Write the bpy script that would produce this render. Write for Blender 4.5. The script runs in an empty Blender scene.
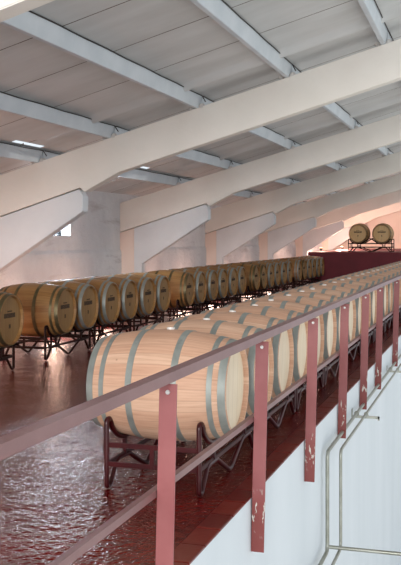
import bpy, bmesh, math, random
from mathutils import Vector, Matrix
random.seed(7)
S = bpy.context.scene
C = S.collection
PI = math.pi

# ------------------------------------------------------------------ materials
def srgb(r, g, b):
    def f(c):
        c /= 255.0
        return c / 12.92 if c <= 0.04045 else ((c + 0.055) / 1.055) ** 2.4
    return (f(r), f(g), f(b), 1.0)

class NT:
    """small node-tree builder"""
    def __init__(self, name):
        self.m = bpy.data.materials.new(name)
        self.m.use_nodes = True
        self.t = self.m.node_tree
        self.b = self.t.nodes['Principled BSDF']
    def n(self, kind, **kw):
        x = self.t.nodes.new(kind)
        for k, v in kw.items():
            setattr(x, k, v)
        return x
    def l(self, a, b):
        self.t.links.new(a, b)
    def val(self, sock, v):
        if hasattr(v, 'is_output'):
            self.l(v, sock)
        else:
            sock.default_value = v
    def math(self, op, a, b=0.0, c=None):
        x = self.n('ShaderNodeMath', operation=op)
        self.val(x.inputs[0], a); self.val(x.inputs[1], b)
        if c is not None:
            self.val(x.inputs[2], c)
        return x.outputs[0]
    def mix(self, fac, a, b, blend='MIX'):
        x = self.n('ShaderNodeMix', data_type='RGBA', blend_type=blend)
        self.val(x.inputs[0], fac); self.val(x.inputs[6], a); self.val(x.inputs[7], b)
        return x.outputs[2]
    def ramp(self, fac, p0, p1):
        x = self.n('ShaderNodeMapRange')
        self.val(x.inputs[0], fac)
        x.inputs[1].default_value = p0; x.inputs[2].default_value = p1
        return x.outputs[0]
    def noise(self, vec, scale, detail=4, rough=0.55):
        x = self.n('ShaderNodeTexNoise')
        if vec is not None:
            self.l(vec, x.inputs['Vector'])
        x.inputs['Scale'].default_value = scale
        x.inputs['Detail'].default_value = detail
        x.inputs['Roughness'].default_value = rough
        return x.outputs[0]
    def obj(self):
        return self.n('ShaderNodeTexCoord').outputs['Object']
    def mapping(self, vec, scale=(1, 1, 1), loc=(0, 0, 0)):
        x = self.n('ShaderNodeMapping')
        self.l(vec, x.inputs[0])
        x.inputs['Scale'].default_value = scale
        x.inputs['Location'].default_value = loc
        return x.outputs[0]
    def bump(self, h, strength, dist):
        x = self.n('ShaderNodeBump')
        x.inputs['Strength'].default_value = strength
        x.inputs['Distance'].default_value = dist
        self.l(h, x.inputs['Height'])
        self.l(x.outputs[0], self.b.inputs['Normal'])
    def col(self, c): self.val(self.b.inputs['Base Color'], c)
    def rough(self, r): self.val(self.b.inputs['Roughness'], r)
    def metal(self, r): self.val(self.b.inputs['Metallic'], r)

def paint(name, c1, c2, rough=0.6, scale=1.5, metal=0.0, bump=0.0, bscale=30, spec=0.5, lo=0.35, hi=0.7):
    k = NT(name); o = k.obj()
    f = k.ramp(k.noise(o, scale, 5), lo, hi)
    k.col(k.mix(f, c1, c2)); k.rough(rough); k.metal(metal)
    k.b.inputs['Specular IOR Level'].default_value = spec
    if bump:
        k.bump(k.noise(o, bscale, 5), bump, 0.02)
    return k.m

def oak(name, base, dark, light, staves, head=False, rough=0.62):
    """staves run along local X round the barrel; on a head they are planks across local Y"""
    k = NT(name); o = k.obj()
    sep = k.n('ShaderNodeSeparateXYZ'); k.l(o, sep.inputs[0])
    x, y, z = sep.outputs
    rnd = k.n('ShaderNodeObjectInfo').outputs['Random']
    if head:
        s = k.math('MULTIPLY', k.math('ADD', y, 2.0), 9.5)
    else:
        s = k.math('MULTIPLY', k.math('ADD', k.math('ARCTAN2', z, y), PI), staves / (2 * PI))
    idx = k.math('FLOOR', s)
    fr = k.math('FRACT', s)
    wn = k.n('ShaderNodeTexWhiteNoise', noise_dimensions='2D')
    cb = k.n('ShaderNodeCombineXYZ'); k.l(idx, cb.inputs[0]); k.l(k.math('MULTIPLY', rnd, 91.0), cb.inputs[1])
    k.l(cb.outputs[0], wn.inputs['Vector'])
    tone = wn.outputs['Value']
    # grain, stretched along the stave and shifted from stave to stave
    cb2 = k.n('ShaderNodeCombineXYZ')
    if head:
        k.l(k.math('MULTIPLY', z, 2.2), cb2.inputs[0]); k.l(k.math('MULTIPLY', y, 34.0), cb2.inputs[1])
    else:
        k.l(k.math('MULTIPLY', x, 2.6), cb2.inputs[0]); k.l(k.math('MULTIPLY', s, 3.2), cb2.inputs[1])
    k.l(k.math('ADD', k.math('MULTIPLY', tone, 37.0), k.math('MULTIPLY', rnd, 53.0)), cb2.inputs[2])
    g = k.ramp(k.noise(cb2.outputs[0], 1.6, 6, 0.6), 0.35, 0.72)
    c = k.mix(tone, base, light)
    c = k.mix(k.math('MULTIPLY', g, 0.42), c, dark)
    # a few knots and stains in the wood
    vk = k.n('ShaderNodeTexVoronoi'); vk.inputs['Scale'].default_value = 5.5
    k.l(o, vk.inputs['Vector'])
    kn = k.ramp(vk.outputs['Distance'], 0.05, 0.0)
    c = k.mix(k.math('MULTIPLY', kn, 0.6), c, srgb(96, 60, 34))
    # joint between staves
    e = k.math('ABSOLUTE', k.math('SUBTRACT', fr, 0.5))
    j = k.ramp(e, 0.475, 0.5)
    c = k.mix(k.math('MULTIPLY', j, 0.38), c, srgb(88, 58, 36))
    k.col(c); k.rough(rough)
    k.b.inputs['Specular IOR Level'].default_value = 0.35
    k.bump(k.math('SUBTRACT', k.math('MULTIPLY', g, 0.3), j), 0.35, 0.004)
    return k.m

def steel(name, c1, c2, rough, metal):
    k = NT(name); o = k.obj()
    f = k.ramp(k.noise(o, 7, 5), 0.35, 0.7)
    k.col(k.mix(f, c1, c2)); k.metal(metal)
    k.rough(k.math('MULTIPLY_ADD', f, 0.15, rough))
    return k.m

M = {}
M['oak_new'] = oak('new_oak', srgb(206, 162, 134), srgb(156, 106, 78), srgb(220, 182, 154), 30)
M['oak_new_head'] = oak('new_oak_head', srgb(234, 214, 184), srgb(214, 188, 150), srgb(243, 228, 204), 30, head=True)
M['oak_old'] = oak('aged_oak', srgb(152, 108, 62), srgb(92, 58, 28), srgb(172, 130, 80), 30, rough=0.5)
M['oak_old_head'] = oak('aged_oak_head', srgb(156, 118, 72), srgb(112, 78, 42), srgb(170, 132, 84), 30, head=True, rough=0.5)
M['oak_tan'] = oak('tan_oak', srgb(186, 144, 92), srgb(126, 88, 50), srgb(204, 164, 110), 30, rough=0.5)  # aged oak in lighter tones, light on the platform barrels put into the colour
M['oak_tan_head'] = oak('tan_oak_head', srgb(214, 180, 128), srgb(176, 136, 86), srgb(226, 196, 146), 30, head=True, rough=0.5)
M['galv'] = steel('galvanised_steel', srgb(134, 138, 132), srgb(160, 163, 156), 0.46, 0.35)
M['iron'] = steel('weathered_hoop_iron', srgb(92, 84, 60), srgb(126, 112, 80), 0.42, 0.7)
M['bung'] = paint('silicone_bung', srgb(228, 222, 214), srgb(212, 204, 196), 0.4)
M['stamp'] = paint('stamp_ink', srgb(58, 40, 26), srgb(72, 50, 32), 0.7)
M['rack'] = paint('dark_red_rack_enamel', srgb(50, 10, 13), srgb(72, 18, 20), 0.3, 6, spec=0.35)
M['rack_brown'] = paint('brown_black_rack_enamel', srgb(30, 14, 12), srgb(46, 22, 18), 0.5, 6, spec=0.12)
M['rail'] = paint('red_oxide_rail_paint', srgb(122, 84, 83), srgb(138, 100, 98), 0.42, 3)
def post_mat():
    k = NT('chipped_post_paint'); o = k.obj()
    f = k.ramp(k.noise(o, 3, 5), 0.35, 0.7)
    c = k.mix(f, srgb(136, 72, 72), srgb(154, 90, 89))
    sep = k.n('ShaderNodeSeparateXYZ'); k.l(o, sep.inputs[0])
    z = sep.outputs[2]
    rust = k.math('MULTIPLY', k.ramp(z, 0.06, -0.04), 0.75)      # foot of the post: older, browner coat
    c = k.mix(rust, c, srgb(122, 48, 40))
    band = k.math('MULTIPLY', k.ramp(z, 0.05, 0.0), k.ramp(z, -0.26, -0.18))
    chip = k.math('MULTIPLY', band, k.ramp(k.noise(k.mapping(o, (1.6, 1.0, 0.5)), 26, 3), 0.6, 0.64))
    c = k.mix(chip, c, srgb(196, 190, 180))
    k.col(c); k.rough(0.45)
    return k.m
M['post'] = post_mat()
M['bolt'] = paint('zinc_bolt', srgb(206, 204, 200), srgb(180, 176, 172), 0.3, 8, metal=0.6)
M['cream'] = paint('cream_beam_paint', srgb(240, 234, 225), srgb(232, 226, 216), 0.75, 1.1, bump=0.15, bscale=14, spec=0.3)
M['haunch'] = paint('white_haunch_paint', srgb(228, 229, 230), srgb(216, 217, 218), 0.75, 1.1, bump=0.15, bscale=14, spec=0.3)
M['pinkpaint'] = paint('pink_column_paint', srgb(240, 222, 210), srgb(234, 212, 198), 0.75, 1.4, bump=0.12, bscale=14, spec=0.3)
M['purlin'] = paint('white_purlin_paint', srgb(214, 219, 223), srgb(198, 205, 210), 0.7, 2.0, bump=0.12, bscale=18, spec=0.3)
M['mortar'] = paint('rough_mortar', srgb(224, 220, 214), srgb(196, 190, 184), 0.9, 10, bump=0.6, bscale=40, spec=0.2)
M['pipe'] = steel('galvanised_pipe', srgb(150, 150, 138), srgb(176, 176, 166), 0.34, 0.8)
M['lamp_body'] = paint('lamp_housing', srgb(40, 40, 42), srgb(54, 54, 56), 0.5)
M['cable'] = paint('black_cable', srgb(38, 32, 30), srgb(48, 42, 38), 0.6)
M['frame_dark'] = paint('dark_window_frame', srgb(52, 54, 56), srgb(64, 66, 68), 0.5)

def emitter(name, c, s):
    k = NT(name)
    k.val(k.b.inputs['Emission Color'], c); k.b.inputs['Emission Strength'].default_value = s
    k.col(c)
    return k.m
M['lamp_glass'] = emitter('lit_lamp_glass', srgb(255, 204, 160), 5.0)

def glass(name):
    k = NT(name)
    tr = k.n('ShaderNodeBsdfTransparent'); tr.inputs[0].default_value = (0.93, 0.97, 0.97, 1)
    gl = k.n('ShaderNodeBsdfGlossy'); gl.inputs['Roughness'].default_value = 0.05
    mx = k.n('ShaderNodeMixShader'); mx.inputs[0].default_value = 0.08
    k.l(tr.outputs[0], mx.inputs[1]); k.l(gl.outputs[0], mx.inputs[2])
    k.l(mx.outputs[0], k.t.nodes['Material Output'].inputs['Surface'])
    return k.m
M['glass'] = glass('window_glass')

# rough whitewashed wall with old damp patches
def wall_mat():
    k = NT('whitewashed_plaster'); o = k.obj()
    f = k.ramp(k.noise(o, 0.7, 6), 0.38, 0.66)
    c = k.mix(f, srgb(208, 208, 210), srgb(230, 230, 230))
    f2 = k.ramp(k.noise(k.mapping(o, (1, 0.5, 2.5)), 1.6, 6, 0.65), 0.56, 0.72)
    c = k.mix(k.math('MULTIPLY', f2, 0.8), c, srgb(182, 176, 176))
    k.col(c); k.rough(0.85)
    k.b.inputs['Specular IOR Level'].default_value = 0.25
    h = k.math('ADD', k.noise(o, 3.0, 3), k.math('MULTIPLY', k.noise(o, 22, 4), 0.25))
    k.bump(h, 0.8, 0.07)
    return k.m
M['wall'] = wall_mat()
def smooth_wall():
    k = NT('smooth_white_render'); o = k.obj()
    f = k.ramp(k.noise(k.mapping(o, (1, 1, 0.25)), 1.3, 5), 0.35, 0.7)
    c = k.mix(f, srgb(222, 227, 230), srgb(213, 219, 222))
    k.col(c); k.rough(0.7); k.b.inputs['Specular IOR Level'].default_value = 0.3
    k.bump(k.noise(o, 9, 4), 0.12, 0.02)
    return k.m
M['fascia'] = smooth_wall()

def floor_mat():
    k = NT('red_painted_floor'); o = k.obj()
    f = k.ramp(k.noise(o, 0.9, 6), 0.35, 0.68)
    c = k.mix(f, srgb(88, 13, 11), srgb(112, 22, 17))
    f2 = k.ramp(k.noise(o, 5.0, 6, 0.7), 0.5, 0.75)
    c = k.mix(k.math('MULTIPLY', f2, 0.5), c, srgb(60, 11, 10))
    k.col(c)
    k.rough(k.math('MULTIPLY_ADD', k.ramp(k.noise(o, 2.4, 4), 0.3, 0.7), 0.10, 0.10))
    k.b.inputs['Specular IOR Level'].default_value = 0.27
    a = k.noise(o, 4.5, 3, 0.5)
    b = k.noise(k.mapping(o, (1.0, 0.8, 1.0)), 21.0, 3, 0.6)
    k.bump(k.math('ADD', k.math('MULTIPLY', a, 0.8), k.math('MULTIPLY', b, 0.7)), 1.0, 0.02)
    return k.m
M['floor'] = floor_mat()

def tile_mat():
    k = NT('terracotta_edge_tile'); o = k.obj()
    wn = k.n('ShaderNodeTexWhiteNoise', noise_dimensions='1D')
    sep = k.n('ShaderNodeSeparateXYZ'); k.l(o, sep.inputs[0])
    k.l(k.math('FLOOR', k.math('DIVIDE', sep.outputs[1], 0.27)), wn.inputs['W'])
    c = k.mix(wn.outputs[0], srgb(98, 21, 16), srgb(120, 31, 19))
    f = k.ramp(k.noise(o, 6, 5), 0.45, 0.75)
    c = k.mix(k.math('MULTIPLY', f, 0.4), c, srgb(108, 34, 26))
    k.col(c); k.rough(0.32)
    k.bump(k.noise(o, 12, 4), 0.15, 0.01)
    return k.m
M['tile'] = tile_mat()
M['redwall'] = paint('deep_red_wall_paint', srgb(116, 26, 40), srgb(98, 20, 34), 0.6, 1.6, bump=0.2, bscale=12)
M['lowfloor'] = paint('pale_concrete', srgb(206, 206, 204), srgb(192, 192, 190), 0.7, 1.0)

def roof_mat():
    k = NT('grey_roof_panel'); o = k.obj()
    f = k.ramp(k.noise(k.mapping(o, (0.6, 2.0, 1)), 1.2, 5), 0.35, 0.7)
    c = k.mix(f, srgb(212, 213, 212), srgb(196, 196, 194))
    k.col(c); k.rough(0.6); k.b.inputs['Specular IOR Level'].default_value = 0.35
    return k.m
M['roof'] = roof_mat()
M['roof_joint'] = paint('dark_roof_joint', srgb(130, 120, 110), srgb(110, 100, 92), 0.9)

# ------------------------------------------------------------------ mesh helpers
class MB:
    def __init__(self): self.v = []; self.f = []; self.mi = []; self.cur = 0
    def add(self, verts, faces, mat=None):
        o = len(self.v); self.v += [tuple(p) for p in verts]
        m = self.cur if mat is None else mat
        for f in faces:
            self.f.append(tuple(i + o for i in f)); self.mi.append(m)
    def box(self, x0, x1, y0, y1, z0, z1, mat=None):
        v = [(x, y, z) for z in (z0, z1) for y in (y0, y1) for x in (x0, x1)]
        self.add(v, [(0, 2, 3, 1), (4, 5, 7, 6), (0, 1, 5, 4), (2, 6, 7, 3), (0, 4, 6, 2), (1, 3, 7, 5)], mat)
    def tube(self, pts, r, n=8, closed=False):
        P = [Vector(p) for p in pts]; m = len(P)
        rings = []
        ref = None
        for i, p in enumerate(P):
            a = P[i - 1] if (i > 0 or closed) else p
            b = P[(i + 1) % m] if (i < m - 1 or closed) else p
            t = (b - a).normalized()
            if ref is None:
                ref = t.orthogonal().normalized()
            ref = (ref - t * ref.dot(t)).normalized()
            w = t.cross(ref)
            rings.append([p + (ref * math.cos(2 * PI * q / n) + w * math.sin(2 * PI * q / n)) * r for q in range(n)])
        v = [q for rg in rings for q in rg]; f = []
        for i in range(m if closed else m - 1):
            j = (i + 1) % m
            for q in range(n):
                f.append((i * n + q, i * n + (q + 1) % n, j * n + (q + 1) % n, j * n + q))
        if not closed:
            f.append(tuple(reversed(range(n)))); f.append(tuple((m - 1) * n + q for q in range(n)))
        self.add(v, f)
    def revolve_x(self, prof, n=48, close=True):
        """prof: list of (x, r), turned round the local X axis; closed loop when close"""
        m = len(prof); v = []
        for x, r in prof:
            for q in range(n):
                a = 2 * PI * q / n
                v.append((x, r * math.cos(a), r * math.sin(a)))
        f = []
        for i in range(m if close else m - 1):
            j = (i + 1) % m
            for q in range(n):
                f.append((i * n + q, j * n + q, j * n + (q + 1) % n, i * n + (q + 1) % n))
        self.add(v, f)
    def prism(self, poly, y0, y1):
        """poly in (x, z), extruded along y"""
        n = len(poly)
        v = [(x, y0, z) for x, z in poly] + [(x, y1, z) for x, z in poly]
        f = [tuple(range(n)), tuple(reversed(range(n, 2 * n)))]
        for i in range(n):
            j = (i + 1) % n
            f.append((i, i + n, j + n, j))
        self.add(v, f)
    def mesh(self, name, mats, smooth=False, angle=35, bevel=0):
        me = bpy.data.meshes.new(name)
        me.from_pydata(self.v, [], self.f)
        for m in (mats if isinstance(mats, (list, tuple)) else [mats]):
            me.materials.append(m)
        for p, i in zip(me.polygons, self.mi):
            p.material_index = i
        bm = bmesh.new(); bm.from_mesh(me)
        bmesh.ops.recalc_face_normals(bm, faces=bm.faces)
        if bevel:
            ed = [e for e in bm.edges if len(e.link_faces) == 2 and e.calc_face_angle(0) > 0.6]
            bmesh.ops.bevel(bm, geom=ed, offset=bevel, segments=2, affect='EDGES', clamp_overlap=True)
        if smooth:
            for f in bm.faces: f.smooth = True
            for e in bm.edges:
                if len(e.link_faces) == 2 and e.calc_face_angle(0) > math.radians(angle):
                    e.smooth = False
        bm.to_mesh(me); bm.free()
        return me

def link(name, me, parent=None, loc=(0, 0, 0), rz=0):
    o = bpy.data.objects.new(name, me); C.objects.link(o)
    o.location = loc; o.rotation_euler = (0, 0, rz)
    if parent: o.parent = parent
    return o
def tag(o, label=None, cat=None, group=None, kind=None):
    if label: o['label'] = label
    if cat: o['category'] = cat
    if group: o['group'] = group
    if kind: o['kind'] = kind
    return o
def struct(name, mb, mats, label=None, **kw):
    o = link(name, mb.mesh(name, mats, **kw)); o['kind'] = 'structure'
    if label: o['label'] = label
    return o
def empty(name, loc=(0, 0, 0), rz=0):
    o = bpy.data.objects.new(name, None); C.objects.link(o)
    o.location = loc; o.rotation_euler = (0, 0, rz); o.empty_display_size = 0.1
    return o
def copy_tree(o, parent=None):
    c = o.copy(); C.objects.link(c)
    if parent: c.parent = parent
    for ch in list(o.children): copy_tree(ch, c)
    return c

ONES = ['', 'first', 'second', 'third', 'fourth', 'fifth', 'sixth', 'seventh', 'eighth', 'ninth', 'tenth', 'eleventh',
        'twelfth', 'thirteenth', 'fourteenth', 'fifteenth', 'sixteenth', 'seventeenth', 'eighteenth', 'nineteenth', 'twentieth']
def ordinal(n):
    if n <= 20: return ONES[n]
    if n == 30: return 'thirtieth'
    return ('twenty-' if n < 30 else 'thirty-') + ONES[n % 10]

# ------------------------------------------------------------------ the setting
WX = -5.94                      # inner face of the left wall
Y0, Y1 = -3.0, 43.0             # the hall, front to back
EDGE = 0.0                      # edge of the raised floor
FRAMES = [5.3] + [11.9 + 6.05 * i for i in range(6)]
def top_z(x): return 2.475 + 0.284 * (x + 5.35)
def bot_z(x): return 2.49 + 0.29 * (x + 3.49)
PH = 0.19                       # purlin height
def roof_z(x): return top_z(x) + PH
XR = 4.6                        # right end of the modelled roof

b = MB(); b.box(WX - 0.3, -0.13, Y0, Y1, -0.15, 0.0)
struct('floor', b, M['floor'], 'glossy dark red painted floor')
b = MB()
y = Y0
while y < 31.4:
    b.box(-0.13, 0.006, y + 0.003, y + 0.267, -0.035 + 0.022, 0.002 + random.uniform(0, 0.003)); y += 0.27
struct('trim_1', b, M['tile'], 'row of red terracotta tiles along the floor edge', bevel=0.004)
b = MB(); b.box(-0.13, 0.0, Y0, Y1, -4.2, -0.0135)
struct('wall_right', b, M['fascia'], 'white wall face below the edge of the raised floor')
b = MB(); b.box(-0.13, 40, -12, 60, -4.3, -4.2)
struct('floor_lower', b, M['lowfloor'], 'pale floor of the lower hall')

# left wall with one small window opening
WY0, WY1, WZ0, WZ1 = 14.8, 15.56, 1.62, 2.14
zt = roof_z(WX) + 0.02
b = MB()
b.box(WX - 0.32, WX, Y0, WY0, -0.15, zt); b.box(WX - 0.32, WX, WY1, Y1, -0.15, zt)
b.box(WX - 0.32, WX, WY0, WY1, -0.15, WZ0); b.box(WX - 0.32, WX, WY0, WY1, WZ1, zt)
b.prism([(WX, 0), (WX + 0.035, 0), (WX + 0.035, 1.22), (WX + 0.028, 1.30), (WX, 1.36)], Y0, Y1)
struct('wall_left', b, M['wall'], 'rough whitewashed left wall')
wf = MB()
for (a0, a1, c0, c1) in ((WY0, WY1, WZ0, WZ0 + .03), (WY0, WY1, WZ1 - .03, WZ1), (WY0, WY0 + .03, WZ0, WZ1),
                         (WY1 - .03, WY1, WZ0, WZ1), (15.12, 15.18, WZ0, WZ1)):
    wf.box(WX - 0.24, WX - 0.19, a0, a1, c0, c1)
w = struct('window_1', wf, M['frame_dark'], 'small square window in the left wall')
g = MB(); g.box(WX - 0.222, WX - 0.214, WY0 + .03, WY1 - .03, WZ0 + .03, WZ1 - .03)
link('pane', g.mesh('pane', M['glass']), w)

# back wall, red platform across the far end
b = MB(); b.box(WX - 0.3, XR, Y1, Y1 + 0.3, -0.15, 6)
struct('wall_back', b, M['pinkpaint'], 'pale pink plastered end wall')
b = MB(); b.box(-4.55, -0.0, 31.5, Y1, 0.0, 1.1)
struct('wall_far', b, M['redwall'], 'deep red wall of the raised platform at the far end', bevel=0.02)

# roof deck: a profile along y (flat panels, joints, one rolled rib before every frame) swept up the slope
SLOTS = [(-4.67, -4.60, 11.05, 11.88), (-4.67, -4.60, 15.2, 16.2)]
prof = []                                  # (y, dz, joint?)
seams = []
for F in [FRAMES[1] - 6.05 * q for q in (1, 2)] + FRAMES[1:]:
    for q in range(5): seams.append(F + 0.7 + 1.21 * q)
ribs = [F - 0.62 for F in FRAMES]
ys = set([Y0, Y1])
for s in seams: ys |= {s - 0.009, s, s + 0.009}
for r in ribs:
    for q in range(-8, 9): ys.add(r + 0.02 * q * 1.25)
for s in SLOTS: ys |= {s[2], s[3], s[3] + 0.8}
for q in range(int(Y0), int(Y1)): ys.add(q + 0.37)
ys = sorted(yv for yv in ys if Y0 <= yv <= Y1)
def deck_dz(yv, x):
    d = 0.0
    for s in seams:
        if abs(yv - s) < 0.004: d = 0.018
    for r in ribs:
        if abs(yv - r) < 0.2 and x > -4.45: d -= 0.075 * (0.5 + 0.5 * math.cos(PI * (yv - r) / 0.2))
    return d
xs = sorted(set([WX - 0.35, XR] + [v for s in SLOTS for v in s[:2]] + [s[0] - 0.45 for s in SLOTS] + [-4.5, -4.3, -3.0, -1.0, 1.0, 3.0]))
b = MB()
nx = len(xs)
vv = [(x, yv, roof_z(x) + deck_dz(yv, x)) for yv in ys for x in xs]
vv += [(x, yv, roof_z(x) + 0.08) for yv in ys for x in xs]
off = nx * len(ys)
ff = []; fm = []
for j in range(len(ys) - 1):
    for i in range(nx - 1):
        cx, cy = (xs[i] + xs[i + 1]) / 2, (ys[j] + ys[j + 1]) / 2
        a = j * nx + i
        if not any(s[0] < cx < s[1] and s[2] < cy < s[3] for s in SLOTS):
          ff.append((a, a + 1, a + nx + 1, a + nx))
          fm.append(1 if ys[j + 1] - ys[j] < 0.0125 and any(abs(cy - s) < 0.013 for s in seams) else 0)
        a += off
        if any(s[0] - 0.45 < cx < s[1] and s[2] < cy < s[3] + 0.8 for s in SLOTS): continue
        ff.append((a, a + nx, a + nx + 1, a + 1)); fm.append(0)
b.add(vv, ff); b.mi = fm
me = b.mesh('ceiling', [M['roof'], M['roof_joint']], smooth=True, angle=25)
o = link('ceiling', me); o['kind'] = 'structure'; o['label'] = 'grey panelled sloping roof underside'

# ------------------------------------------------------------------ precast frames and purlins
TH = 0.2
def make_frame(i, label):
    F = FRAMES[i]
    e = tag(empty('roof_frame', (WX, F, 0)), label, 'beam', 'precast roof frames')
    ox, oy = WX, F
    r = MB()
    r.prism([(p[0] - ox, p[1]) for p in [(WX, 1.703), (-4.07, 2.285), (-4.0, 2.225), (-3.86, 2.30), (-3.49, 2.49), (XR, bot_z(XR)), (XR, top_z(XR)), (WX, top_z(WX))]], 0, TH)
    link('rafter', r.mesh('rafter', M['cream'], bevel=0.008), e)
    h = MB()
    h.prism([(p[0] - ox, p[1]) for p in [(-5.63, 0), (-5.46, 0), (-5.46, 1.05), (-4.03, 1.955), (-4.03, 2.165), (-4.085, 2.262), (-5.63, 1.783)]], 0.006, TH - 0.006)
    link('haunch', h.mesh('haunch', M['haunch'], bevel=0.008), e)
    c = MB()
    c.prism([(p[0] - ox, p[1]) for p in [(WX, 0), (-5.63, 0), (-5.63, 1.783), (WX, 1.688)]], 0.0, TH)
    link('column', c.mesh('column', M['pinkpaint'], bevel=0.006), e)
    return e
FRAME_TXT = ['nearest white roof frame, only its rafter crossing the top left corner',
             'big cream roof frame with the haunch left of the small window',
             'cream roof frame with a pink strip, just beyond the small window',
             'third full roof frame from the front, its haunch above the middle barrels',
             'fourth full roof frame, its haunch ending left of the platform lamps',
             'roof frame whose haunch ends above the brighter platform lamp',
             'farthest pinkish roof frame behind the two barrels on the platform']
for i in range(7): make_frame(i, FRAME_TXT[i])

CAM = Vector((1.40, 0.0, 1.58)); TH_C = math.atan2(289.5, 930.0)
def project(p):
    d = Vector(p) - CAM
    dep = d.y * math.cos(TH_C) - d.x * math.sin(TH_C)
    rt = d.x * math.cos(TH_C) + d.y * math.sin(TH_C)
    if dep < 0.1: return None
    return (200.5 + 930 * rt / dep, 238 - 930 * d.z / dep)

def purlin_parts(e, L):
    b = MB()
    # tapered precast section
    n = [(-0.03, 0.0), (0.03, 0.0), (0.055, PH - 0.006), (-0.055, PH - 0.006)]
    b.prism(n, 0.02, L - 0.02)
    link('beam', b.mesh('beam', M['purlin'], bevel=0.004), e)
    for q in ((0.034, 0.115, L - 0.1, L + 0.02, -0.015, 0.065), (-0.115, -0.034, L - 0.08, L + 0.03, -0.01, 0.045)):
        c = MB(); c.box(*q)
        link('mortar_pad', c.mesh('mortar_pad', M['mortar'], bevel=0.02), e)
    t = MB(); t.tube([(0.066, L * q / 12.0 + (0.03 if q == 0 else -0.03 if q == 12 else 0), PH - 0.014 - 0.006 * (q % 2)) for q in range(13)] + [(0.1, L + 0.02, PH - 0.09)], 0.007, 6)
    link('cable', t.mesh('cable', M['cable'], smooth=True), e)
PX = [-4.74, -3.64, -2.37, -1.13, 0.11, 1.36]
BAYTXT = {0: 'nearest bay', 1: 'second bay', 2: 'third bay', 3: 'fourth bay', 4: 'fifth bay', 5: 'farthest bay'}
for bay in range(6):
    vis = []
    for x in PX:
        ok = False
        for q in range(11):
            yy = FRAMES[bay] + (FRAMES[bay + 1] - FRAMES[bay]) * q / 10
            p = project((x, yy, top_z(x) + 0.1))
            if p and -6 < p[0] < 407 and -6 < p[1] < 571: ok = True
        if ok: vis.append(x)
    for n, x in enumerate(vis):
        e = empty('purlin', (x, FRAMES[bay] + 0.1, top_z(x)))
        tag(e, 'white roof purlin in the %s, %s from the left wall' % (BAYTXT[bay], ordinal(PX.index(x) + 1)), 'purlin', 'roof purlins')
        purlin_parts(e, FRAMES[bay + 1] - FRAMES[bay])
        if bay == 0 and x > -1.5: e.rotation_euler.z = 0.008; e.location.x += 0.05

# ------------------------------------------------------------------ barrels
RB, RH, HL = 0.357, 0.293, 0.46
def rad(x): return RB - (RB - RH) * (abs(x) / HL) ** 2.0
def barrel_body():
    b = MB()
    n = 22
    prof = [(-HL + 2 * HL * i / n, rad(-HL + 2 * HL * i / n)) for i in range(n + 1)]
    prof[0] = (-HL, rad(HL) - 0.004); prof[-1] = (HL, rad(HL) - 0.004)
    prof += [(HL, RH - 0.016), (HL - 0.035, RH - 0.026), (-HL + 0.035, RH - 0.026), (-HL, RH - 0.016)]
    b.revolve_x(prof, 60)
    return b
def hoop(x0, x1, t=0.0035):
    b = MB()
    k = 4
    out = [(x0 + (x1 - x0) * i / k, rad(x0 + (x1 - x0) * i / k) + t) for i in range(k + 1)]
    inn = [(x, r - t - 0.002) for x, r in reversed(out)]
    b.revolve_x(out + inn, 60)
    # rivets where the band overlaps
    for a in (0.9, 0.96):
        xm = (x0 + x1) / 2; r = rad(xm) + t
        p = Vector((xm, -r * math.cos(a), r * math.sin(a))); nrm = Vector((0, -math.cos(a), math.sin(a)))
        b.tube([p - nrm * 0.002, p + nrm * 0.003], 0.007, 8)
    return b
def head_disc(s):
    b = MB()
    x = s * (HL - 0.032)
    n = 48
    r = RH - 0.022
    v = [(x, r * math.cos(2 * PI * q / n), r * math.sin(2 * PI * q / n)) for q in range(n)]
    v += [(x - s * 0.022, p[1], p[2]) for p in v]
    f = [tuple(range(n)), tuple(reversed(range(n, 2 * n)))] + [(q, (q + 1) % n, n + (q + 1) % n, n + q) for q in range(n)]
    b.add(v, f)
    return b
def stamp_mesh():
    """small dark cooper's stamp: a short line, a bold line of blurred marks and a mark below, at right head"""
    b = MB(); x0 = HL - 0.033; x1 = HL - 0.0305
    rr = random.Random(3)
    def bar(y0, y1, z0, z1): b.box(x0, x1, y0, y1, z0, z1)
    yy = -0.055
    while yy < 0.05:
        wd = rr.uniform(0.008, 0.016); bar(yy, yy + wd, 0.092, 0.108); yy += wd + 0.006
    yy = -0.135
    for q in range(8):                      # bold line: each mark two uprights and a cross stroke
        bar(yy, yy + 0.011, 0.024, 0.078); bar(yy + 0.017, yy + 0.028, 0.024, 0.078)
        zc = rr.choice((0.024, 0.046, 0.066)); bar(yy, yy + 0.028, zc, zc + 0.012)
        yy += 0.034
    return b
def stamp_mark_mesh():
    b = MB(); x0 = HL - 0.033; x1 = HL - 0.0305
    for q in range(3): b.box(x0, x1, -0.018 + 0.014 * q, -0.010 + 0.014 * q, -0.10, -0.05)
    b.box(x0, x1, -0.018, 0.02, -0.078, -0.07)
    return b
HOOPS = {1: [(0.412, 0.457), (0.345, 0.377), (0.118, 0.160)], -1: [(0.410, 0.457), (0.330, 0.364), (0.132, 0.174)]}
ME = {}
for nm, wood, hd, hp in (('new', 'oak_new', 'oak_new_head', 'galv'), ('old', 'oak_old', 'oak_old_head', 'galv'), ('brown', 'oak_old', 'oak_old_head', 'iron'), ('tan', 'oak_tan', 'oak_tan_head', 'iron')):
    ME[nm, 'body'] = barrel_body().mesh('staves', M[wood], smooth=True, angle=40)
    for s in (1, -1):
        for i, (a, c) in enumerate(HOOPS[s]):
            ME[nm, 'hoop', i, s] = (hoop(a, c) if s > 0 else hoop(-c, -a)).mesh('hoop', M[hp], smooth=True, angle=40)
    for s in (1, -1): ME[nm, 'head', s] = head_disc(s).mesh('head', M[hd])
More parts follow.
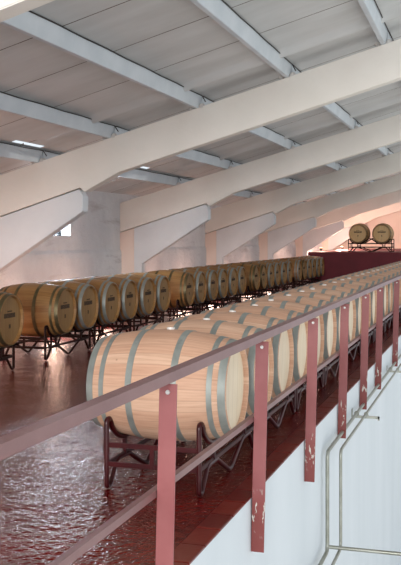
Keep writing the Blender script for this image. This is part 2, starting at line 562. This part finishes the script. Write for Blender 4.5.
bg = MB(); bg.tube([(0, 0, RB - 0.01), (0, 0, RB + 0.012), (0, 0, RB + 0.0125)], 0.027, 16)
ME['bung'] = bg.mesh('bung', M['bung'], smooth=True)
ME['stamp'] = stamp_mesh().mesh('stamp', M['stamp'])
ME['mark'] = stamp_mark_mesh().mesh('stamp_mark', M['stamp'])
ZC = 0.628
def make_barrel(kind):
    e = empty('wine_barrel', (0, 0, ZC))
    link('staves', ME[kind, 'body'], e)
    for i in range(3):
        for s in (-1, 1): link('hoop', ME[kind, 'hoop', i, s], e)
    for s in (-1, 1): link('head', ME[kind, 'head', s], e)
    tag(link('bung', ME['bung'], e), 'pale bung')
    if kind != 'new': 
        tag(link('stamp', ME['stamp'], e), 'dark stamp on the barrel head')
        link('stamp_mark', ME['mark'], e)
    return e
PROTO = {}
def barrel(kind, x, y, label, cat_group, rz=0.0, z=ZC, roll=0.0):
    if kind not in PROTO:
        PROTO[kind] = o = make_barrel(kind)
    else:
        o = copy_tree(PROTO[kind])
    o.location = (x, y, z); o.rotation_euler = (roll, 0, rz)
    return tag(o, label, 'barrel', cat_group)

# ------------------------------------------------------------------ racks (two barrels each); local y = 0 under the first barrel
PITCH = 0.74
def smooth_path(pts, r=0.05, seg=4):
    P = [Vector(p) for p in pts]; out = [P[0]]
    for i in range(1, len(P) - 1):
        a = (P[i - 1] - P[i]); c = (P[i + 1] - P[i])
        d = min(r, a.length * 0.45, c.length * 0.45)
        p0 = P[i] + a.normalized() * d; p1 = P[i] + c.normalized() * d
        for q in range(seg + 1):
            t = q / seg
            out.append(p0 * (1 - t) ** 2 + P[i] * 2 * t * (1 - t) + p1 * t * t)
    out.append(P[-1])
    return out
RT = 0.017
def side_frame(sx, PITCH=PITCH, W=0.304):
    x = W * sx
    A, B, m = -0.325, PITCH + 0.325, PITCH / 2
    h = [(-0.265, 0.44), (-0.24, 0.378), (-0.17, 0.322), (-0.09, 0.289), (0.0, 0.277), (0.09, 0.289), (0.17, 0.322), (0.24, 0.378)]
    up = [(x, A, 0.10), (x, A, 0.44)] + [(x, a, c) for a, c in h] + [(x, m, 0.47)]
    up += [(x, PITCH - a, c) for a, c in reversed(h)] + [(x, B, 0.44), (x, B, 0.10)]
    b = MB(); b.tube(smooth_path(up, 0.05), RT, 10)
    return b
def foot_frame(sx, PITCH=PITCH, W=0.304):
    x = W * sx
    A, B, m = -0.325, PITCH + 0.325, PITCH / 2
    lo = [(x, A, 0.11), (x, A, 0.017), (x, A + 0.05, 0.017), (x, A + 0.17, 0.155), (x, A + 0.37, 0.155), (x, m - 0.03, 0.017), (x, m + 0.03, 0.017),
          (x, B - 0.37, 0.155), (x, B - 0.17, 0.155), (x, B - 0.05, 0.017), (x, B, 0.017), (x, B, 0.11)]
    b = MB(); b.tube(smooth_path(lo, 0.035), RT * 0.95, 10)
    return b
RACKME = {}
END_PITCH = 0.80
for nm, mat, pt, W in (('red', 'rack', PITCH, 0.304), ('brown', 'rack_brown', PITCH, 0.304), ('end', 'rack_brown', END_PITCH, 0.42)):
    ends = (-0.325, pt + 0.325)
    for sx in (-1, 1):
        RACKME[nm, 's', sx] = side_frame(sx, pt, W).mesh('side_frame', M[mat], smooth=True, angle=60)
        RACKME[nm, 'f', sx] = foot_frame(sx, pt, W).mesh('foot_frame', M[mat], smooth=True, angle=60)
        t = MB(); t.box(W * sx - 0.006, W * sx + 0.006, ends[0], ends[1], 0.150, 0.180)
        if nm == 'end':
            u = MB(); u.box(W * sx - 0.01, W * sx + 0.01, ends[0], ends[1], 0.275, 0.305)
            RACKME[nm, 't', sx] = u.mesh('side_bar', M[mat], bevel=0.003)
        RACKME[nm, 'r', sx] = t.mesh('side_bar', M[mat], bevel=0.003)
    for k, (yy, zz) in enumerate(((ends[0], 0.285), (ends[0], 0.165), (ends[1], 0.285), (ends[1], 0.165))):
        t = MB(); t.box(-W - 0.014, W + 0.014, yy - 0.006, yy + 0.006, zz - 0.016, zz + 0.016)
        RACKME[nm, 'c', k] = t.mesh('cross_bar', M[mat], bevel=0.003)
    for k, yy in enumerate((-0.02, pt + 0.02)):
        t = MB()
        for sx in (-1, 1): t.box(W * sx - 0.012, W * sx + 0.012, yy - 0.012, yy + 0.012, 0.155, 0.272)
        t.box(-W, W, yy - 0.012, yy + 0.012, 0.20, 0.224)
        RACKME[nm, 'u', k] = t.mesh('cradle_strut', M[mat], bevel=0.003)
    for k, yy in enumerate(ends):
        t = MB(); t.box(-0.014, 0.014, yy - 0.009, yy + 0.009, 0.15, 0.30)
        RACKME[nm, 'm', k] = t.mesh('stub', M[mat])
def make_rack(nm):
    e = empty('barrel_rack')
    for sx in (-1, 1):
        link('side_frame', RACKME[nm, 's', sx], e); link('foot_frame', RACKME[nm, 'f', sx], e); link('side_bar', RACKME[nm, 'r', sx], e)
        if nm == 'end': link('side_bar', RACKME[nm, 't', sx], e)
    for k in range(4): link('cross_bar', RACKME[nm, 'c', k], e)
    for k in range(2):
        link('cradle_strut', RACKME[nm, 'u', k], e); link('stub', RACKME[nm, 'm', k], e)
    return e
RP = {}
def rack(nm, x, y, label, group, rz=0.0, z=0.0):
    o = copy_tree(RP[nm]) if nm in RP else RP.setdefault(nm, make_rack(nm))
    o.location = (x, y, z); o.rotation_euler = (0, 0, rz)
    return tag(o, label, 'rack', group)

# right-hand row of new barrels
YF, XF = 5.72, -0.592
NF = 34
for i in range(NF):
    y = YF + PITCH * i
    if i == 0: lab = 'pale new oak barrel nearest the viewer, full side showing behind the railing'
    else: lab = 'pale new oak barrel with grey hoops, %s from the near end of the right row' % ordinal(i + 1)
    barrel('new', XF, y, lab, 'new oak barrels in the right row', rz=random.uniform(-0.012, 0.012) if i else 0.0, roll=random.uniform(-0.25, 0.25))
    if i % 2 == 0:
        k = i // 2
        lab = ('dark red tubular rack under the nearest pale barrel' if k == 0 else
               'dark red tubular barrel rack, %s from the near end of the right row' % ordinal(k + 1))
        rack('red', XF, y, lab, 'barrel racks of the right row')

# left-hand row of older barrels, three racks to a bay
XL = -4.36
LSTART = (11.14, 16.42, 21.6, 26.85)
ly = [9.66]
for s in LSTART:
    for k in range(3): ly += [s + 1.56 * k, s + 1.56 * k + PITCH]
rack('brown', XL, 9.66 - PITCH, 'dark tubular barrel rack at the left picture edge', 'barrel racks of the left row')
n = 1
for s in LSTART:
    for k in range(3):
        n += 1
        rack('brown', XL, s + 1.56 * k, 'dark tubular barrel rack, %s from the near end of the left row' % ordinal(n), 'barrel racks of the left row')
BROWN = {0, 1, 7, 13, 14, 20}
for i, y in enumerate(ly):
    if i == 0: lab = 'aged oak barrel cut off by the left picture edge, its stamped head showing'
    elif i == 1: lab = 'aged oak barrel with brown hoops showing its whole side beside the gap'
    else: lab = 'aged oak barrel with stamped head, %s from the near end of the left row' % ordinal(i + 1)
    barrel('brown' if i in BROWN else 'old', XL, y, lab, 'aged barrels in the left row', rz=random.uniform(-0.015, 0.015))

# two barrels on the platform, heads towards the hall
xa = -2.9
rack('end', xa, 32.3, 'dark rack holding two barrels on top of the red platform', 'racks on the platform', rz=-PI / 2, z=1.1)
barrel('tan', xa, 32.3, 'left one of two barrels on the red platform, head towards the viewer', 'barrels on the platform', rz=-PI / 2, z=1.1 + ZC)
barrel('tan', xa + END_PITCH, 32.3, 'right one of two barrels on the red platform, head towards the viewer', 'barrels on the platform', rz=-PI / 2, z=1.1 + ZC)

# ------------------------------------------------------------------ railing
r = tag(empty('railing', (0, 0, 0)), 'dusky red steel railing along the edge of the raised floor', 'railing')
HZ, LZ = 1.0, 0.487
def angle_iron(zt, y0, y1, w, h, x0):
    b = MB(); t = 0.008
    b.prism([(x0, zt - t), (x0 + w, zt - t), (x0 + w, zt), (x0, zt)], y0, y1)
    b.prism([(x0 + w - t, zt - h), (x0 + w, zt - h), (x0 + w, zt - t), (x0 + w - t, zt - t)], y0, y1)
    return b
link('handrail', angle_iron(HZ, 0.8, 31.4, 0.055, 0.045, 0.033).mesh('handrail', M['rail']), r)
link('lower_rail', angle_iron(LZ, 0.8, 31.4, 0.03, 0.032, -0.012).mesh('lower_rail', M['rail']), r)
posts = [2.05, 3.80, 5.535, 7.25, 8.92, 10.49, 11.94, 14.14] + [15.8 + 1.72 * k for k in range(9)]
for k, py in enumerate(posts):
    b = MB(); zb, ztp = -0.34, HZ - 0.051
    def cx_(z): return 0.042 + 0.03 * (z + 0.34) / 1.3          # leaning slightly outwards at the top
    hw = 0.04
    # angle section: the wide leg stands square to the rail, the narrow leg lies along the wall
    b.prism([(cx_(zb) - hw, zb), (cx_(zb) + hw, zb), (cx_(ztp) + hw, ztp), (cx_(ztp) - hw, ztp)], py - 0.004, py + 0.004)
    b.prism([(cx_(zb) - hw, zb), (cx_(zb) - hw + 0.007, zb), (cx_(ztp) - hw + 0.007, ztp), (cx_(ztp) - hw, ztp)], py + 0.004, py + 0.045)
    p = link('post', b.mesh('post', M['post']), r)
    q = MB(); q.tube([(cx_(ztp), py - 0.012, ztp - 0.035), (cx_(ztp), py - 0.003, ztp - 0.035)], 0.010, 10)
    link('bolt', q.mesh('bolt', M['bolt'], smooth=True, angle=50), p)

# ------------------------------------------------------------------ pipes on the white wall
def pipe(name, pts, rr, label):
    b = MB(); b.tube(smooth_path(pts, 0.07, 6), rr, 12)
    o = link(name, b.mesh(name, M['pipe'], smooth=True, angle=60))
    return tag(o, label, 'pipe', 'galvanised pipes')
XP1, XP2, ZP = 0.05, 0.15, -0.28
pipe('pipe', [(XP1, 30, ZP), (XP1, 8.05, ZP), (XP1, 8.05, -1.14), (XP1, 2.0, -1.14)], 0.017, 'galvanised pipe running closest to the white wall')
pipe('pipe', [(XP2, 30, ZP), (XP2, 8.15, ZP), (XP2, 8.15, -1.14), (XP2, 2.0, -1.14)], 0.014, 'thinner galvanised pipe running outside the one on the wall')
pipe('pipe', [(XP1 + 0.01, 8.05, -1.105), (3.2, 8.05, -1.105)], 0.016, 'galvanised pipe branching off level to the right at the bottom')
def bracket(y, z, label):
    e = tag(empty('pipe_bracket', (0, y, z)), label, 'bracket', 'pipe brackets')
    b = MB(); b.box(0.0, 0.29, -0.012, 0.012, -0.045, -0.02); b.box(0.0, 0.006, -0.03, 0.03, -0.08, 0.05)
    b.box(0.272, 0.29, -0.012, 0.012, -0.06, -0.02)
    link('arm', b.mesh('arm', M['pipe'], bevel=0.002), e)
    for xx, rr in ((XP1, 0.017), (XP2, 0.014)):
        c = MB(); c.tube([(xx + (rr + 0.004) * math.cos(a), 0, (rr + 0.004) * math.sin(a)) for a in [2 * PI * q / 14 for q in range(14)]], 0.006, 6, closed=True)
        c.box(xx - 0.03, xx + 0.03, -0.008, 0.008, -0.022, -0.014)
        link('clamp', c.mesh('clamp', M['pipe'], smooth=True, angle=50), e)
bracket(9.9, ZP, 'steel arm with two pipe clamps under the sloping pair of pipes')
bracket(13.4, ZP, 'farther steel arm carrying the pipes at the right picture edge')
bracket(7.2, -1.14, 'low steel arm holding the pipes at the bottom of the picture')

# ------------------------------------------------------------------ lamps
def floor_lamp(x, y, z, label, group, power):
    e = tag(empty('floor_spotlight', (x, y, z)), label, 'lamp', group)
    b = MB()
    b.tube([(0, 0, 0.0), (0, 0, 0.012)], 0.06, 14); b.tube([(0, 0, 0.01), (0, 0, 0.05)], 0.012, 8)
    b.tube([(0, 0, 0.05), (0, 0, 0.12)], 0.05, 16)
    link('housing', b.mesh('housing', M['lamp_body'], smooth=True, angle=40), e)
    g = MB(); g.tube([(0, 0, 0.12), (0, 0, 0.135)], 0.044, 16)
    link('lamp_glass', g.mesh('lamp_glass', M['lamp_glass'], smooth=True, angle=40), e)
    L = bpy.data.lights.new('lamp_light', 'POINT'); L.energy = power; L.color = (1.0, 0.64, 0.5); L.shadow_soft_size = 0.16
    lo = bpy.data.objects.new('lamp_light', L); C.objects.link(lo); lo.location = (x, y, z + 0.28)
LAMPS = [(9.0, 'at the left picture edge'), (10.5, 'in the gap behind the first barrel'), (13.2, 'left of the small window'), (15.2, 'below the small window')]
LAMPS += [(FRAMES[2] + 1.6, 'just beyond the second column'), (FRAMES[2] + 4.0, 'midway along the fourth bay'), (FRAMES[3] + 1.6, 'just beyond the third column'), (FRAMES[3] + 4.0, 'midway along the fifth bay')]
for yy, txt in LAMPS:
    floor_lamp(-5.1, yy, 0.0, 'small floor spotlight behind the left row, ' + txt, 'spotlights behind the left row', 20)
floor_lamp(-4.4, 33.2, 1.1, 'brighter spotlight glowing at the left end of the red platform', 'platform spotlights', 60)
floor_lamp(-4.4, 38.2, 1.1, 'fainter spotlight on the platform just left of the two barrels', 'platform spotlights', 420)

def area(name, loc, target, sx, sy, power, col):
    L = bpy.data.lights.new(name, 'AREA'); L.shape = 'RECTANGLE'; L.size = sx; L.size_y = sy; L.energy = power; L.color = col
    o = bpy.data.objects.new(name, L); C.objects.link(o); o.location = loc
    o.rotation_euler = (Vector(target) - Vector(loc)).to_track_quat('-Z', 'Y').to_euler()
sun = bpy.data.lights.new('sun', 'SUN'); sun.energy = 2.2; sun.angle = 0.05; sun.color = (1.0, 0.96, 0.9)
so = bpy.data.objects.new('sun', sun); C.objects.link(so)
so.rotation_euler = Vector((-math.cos(math.radians(72)), 0.05, -math.sin(math.radians(72)))).to_track_quat('-Z', 'Y').to_euler()
area('hall_lamps', (0.5, -9.0, 3.0), (-2, 12, 2.4), 5, 2.5, 1400, (1.0, 1.0, 1.0))  # unseen front fill behind the camera, added to brighten the beam faces
area('window_daylight', (WX - 0.29, (WY0 + WY1) / 2, (WZ0 + WZ1) / 2), (WX + 3, (WY0 + WY1) / 2 - 2.5, 0.2), 0.6, 0.45, 105, (0.80, 0.88, 1.0))

W = bpy.data.worlds.new('sky'); S.world = W; W.use_nodes = True
bgn = W.node_tree.nodes['Background']
bgn.inputs[0].default_value = (0.84, 0.92, 1.0, 1); bgn.inputs[1].default_value = 0.85

# ------------------------------------------------------------------ camera and view
cam = bpy.data.cameras.new('camera'); co = bpy.data.objects.new('camera', cam); C.objects.link(co)
co.location = CAM; co.rotation_euler = (PI / 2, 0, TH_C)
cam.sensor_width = 36; cam.sensor_fit = 'AUTO'
cam.lens = 930 / 565 * 36
cam.shift_y = -(282.5 - 238) / 565
cam.clip_end = 200
S.camera = co
S.view_settings.view_transform = 'Standard'; S.view_settings.look = 'None'
S.view_settings.gamma = 1; S.view_settings.use_curve_mapping = False
S.view_settings.exposure = 0.28
S.cycles.use_denoising = True
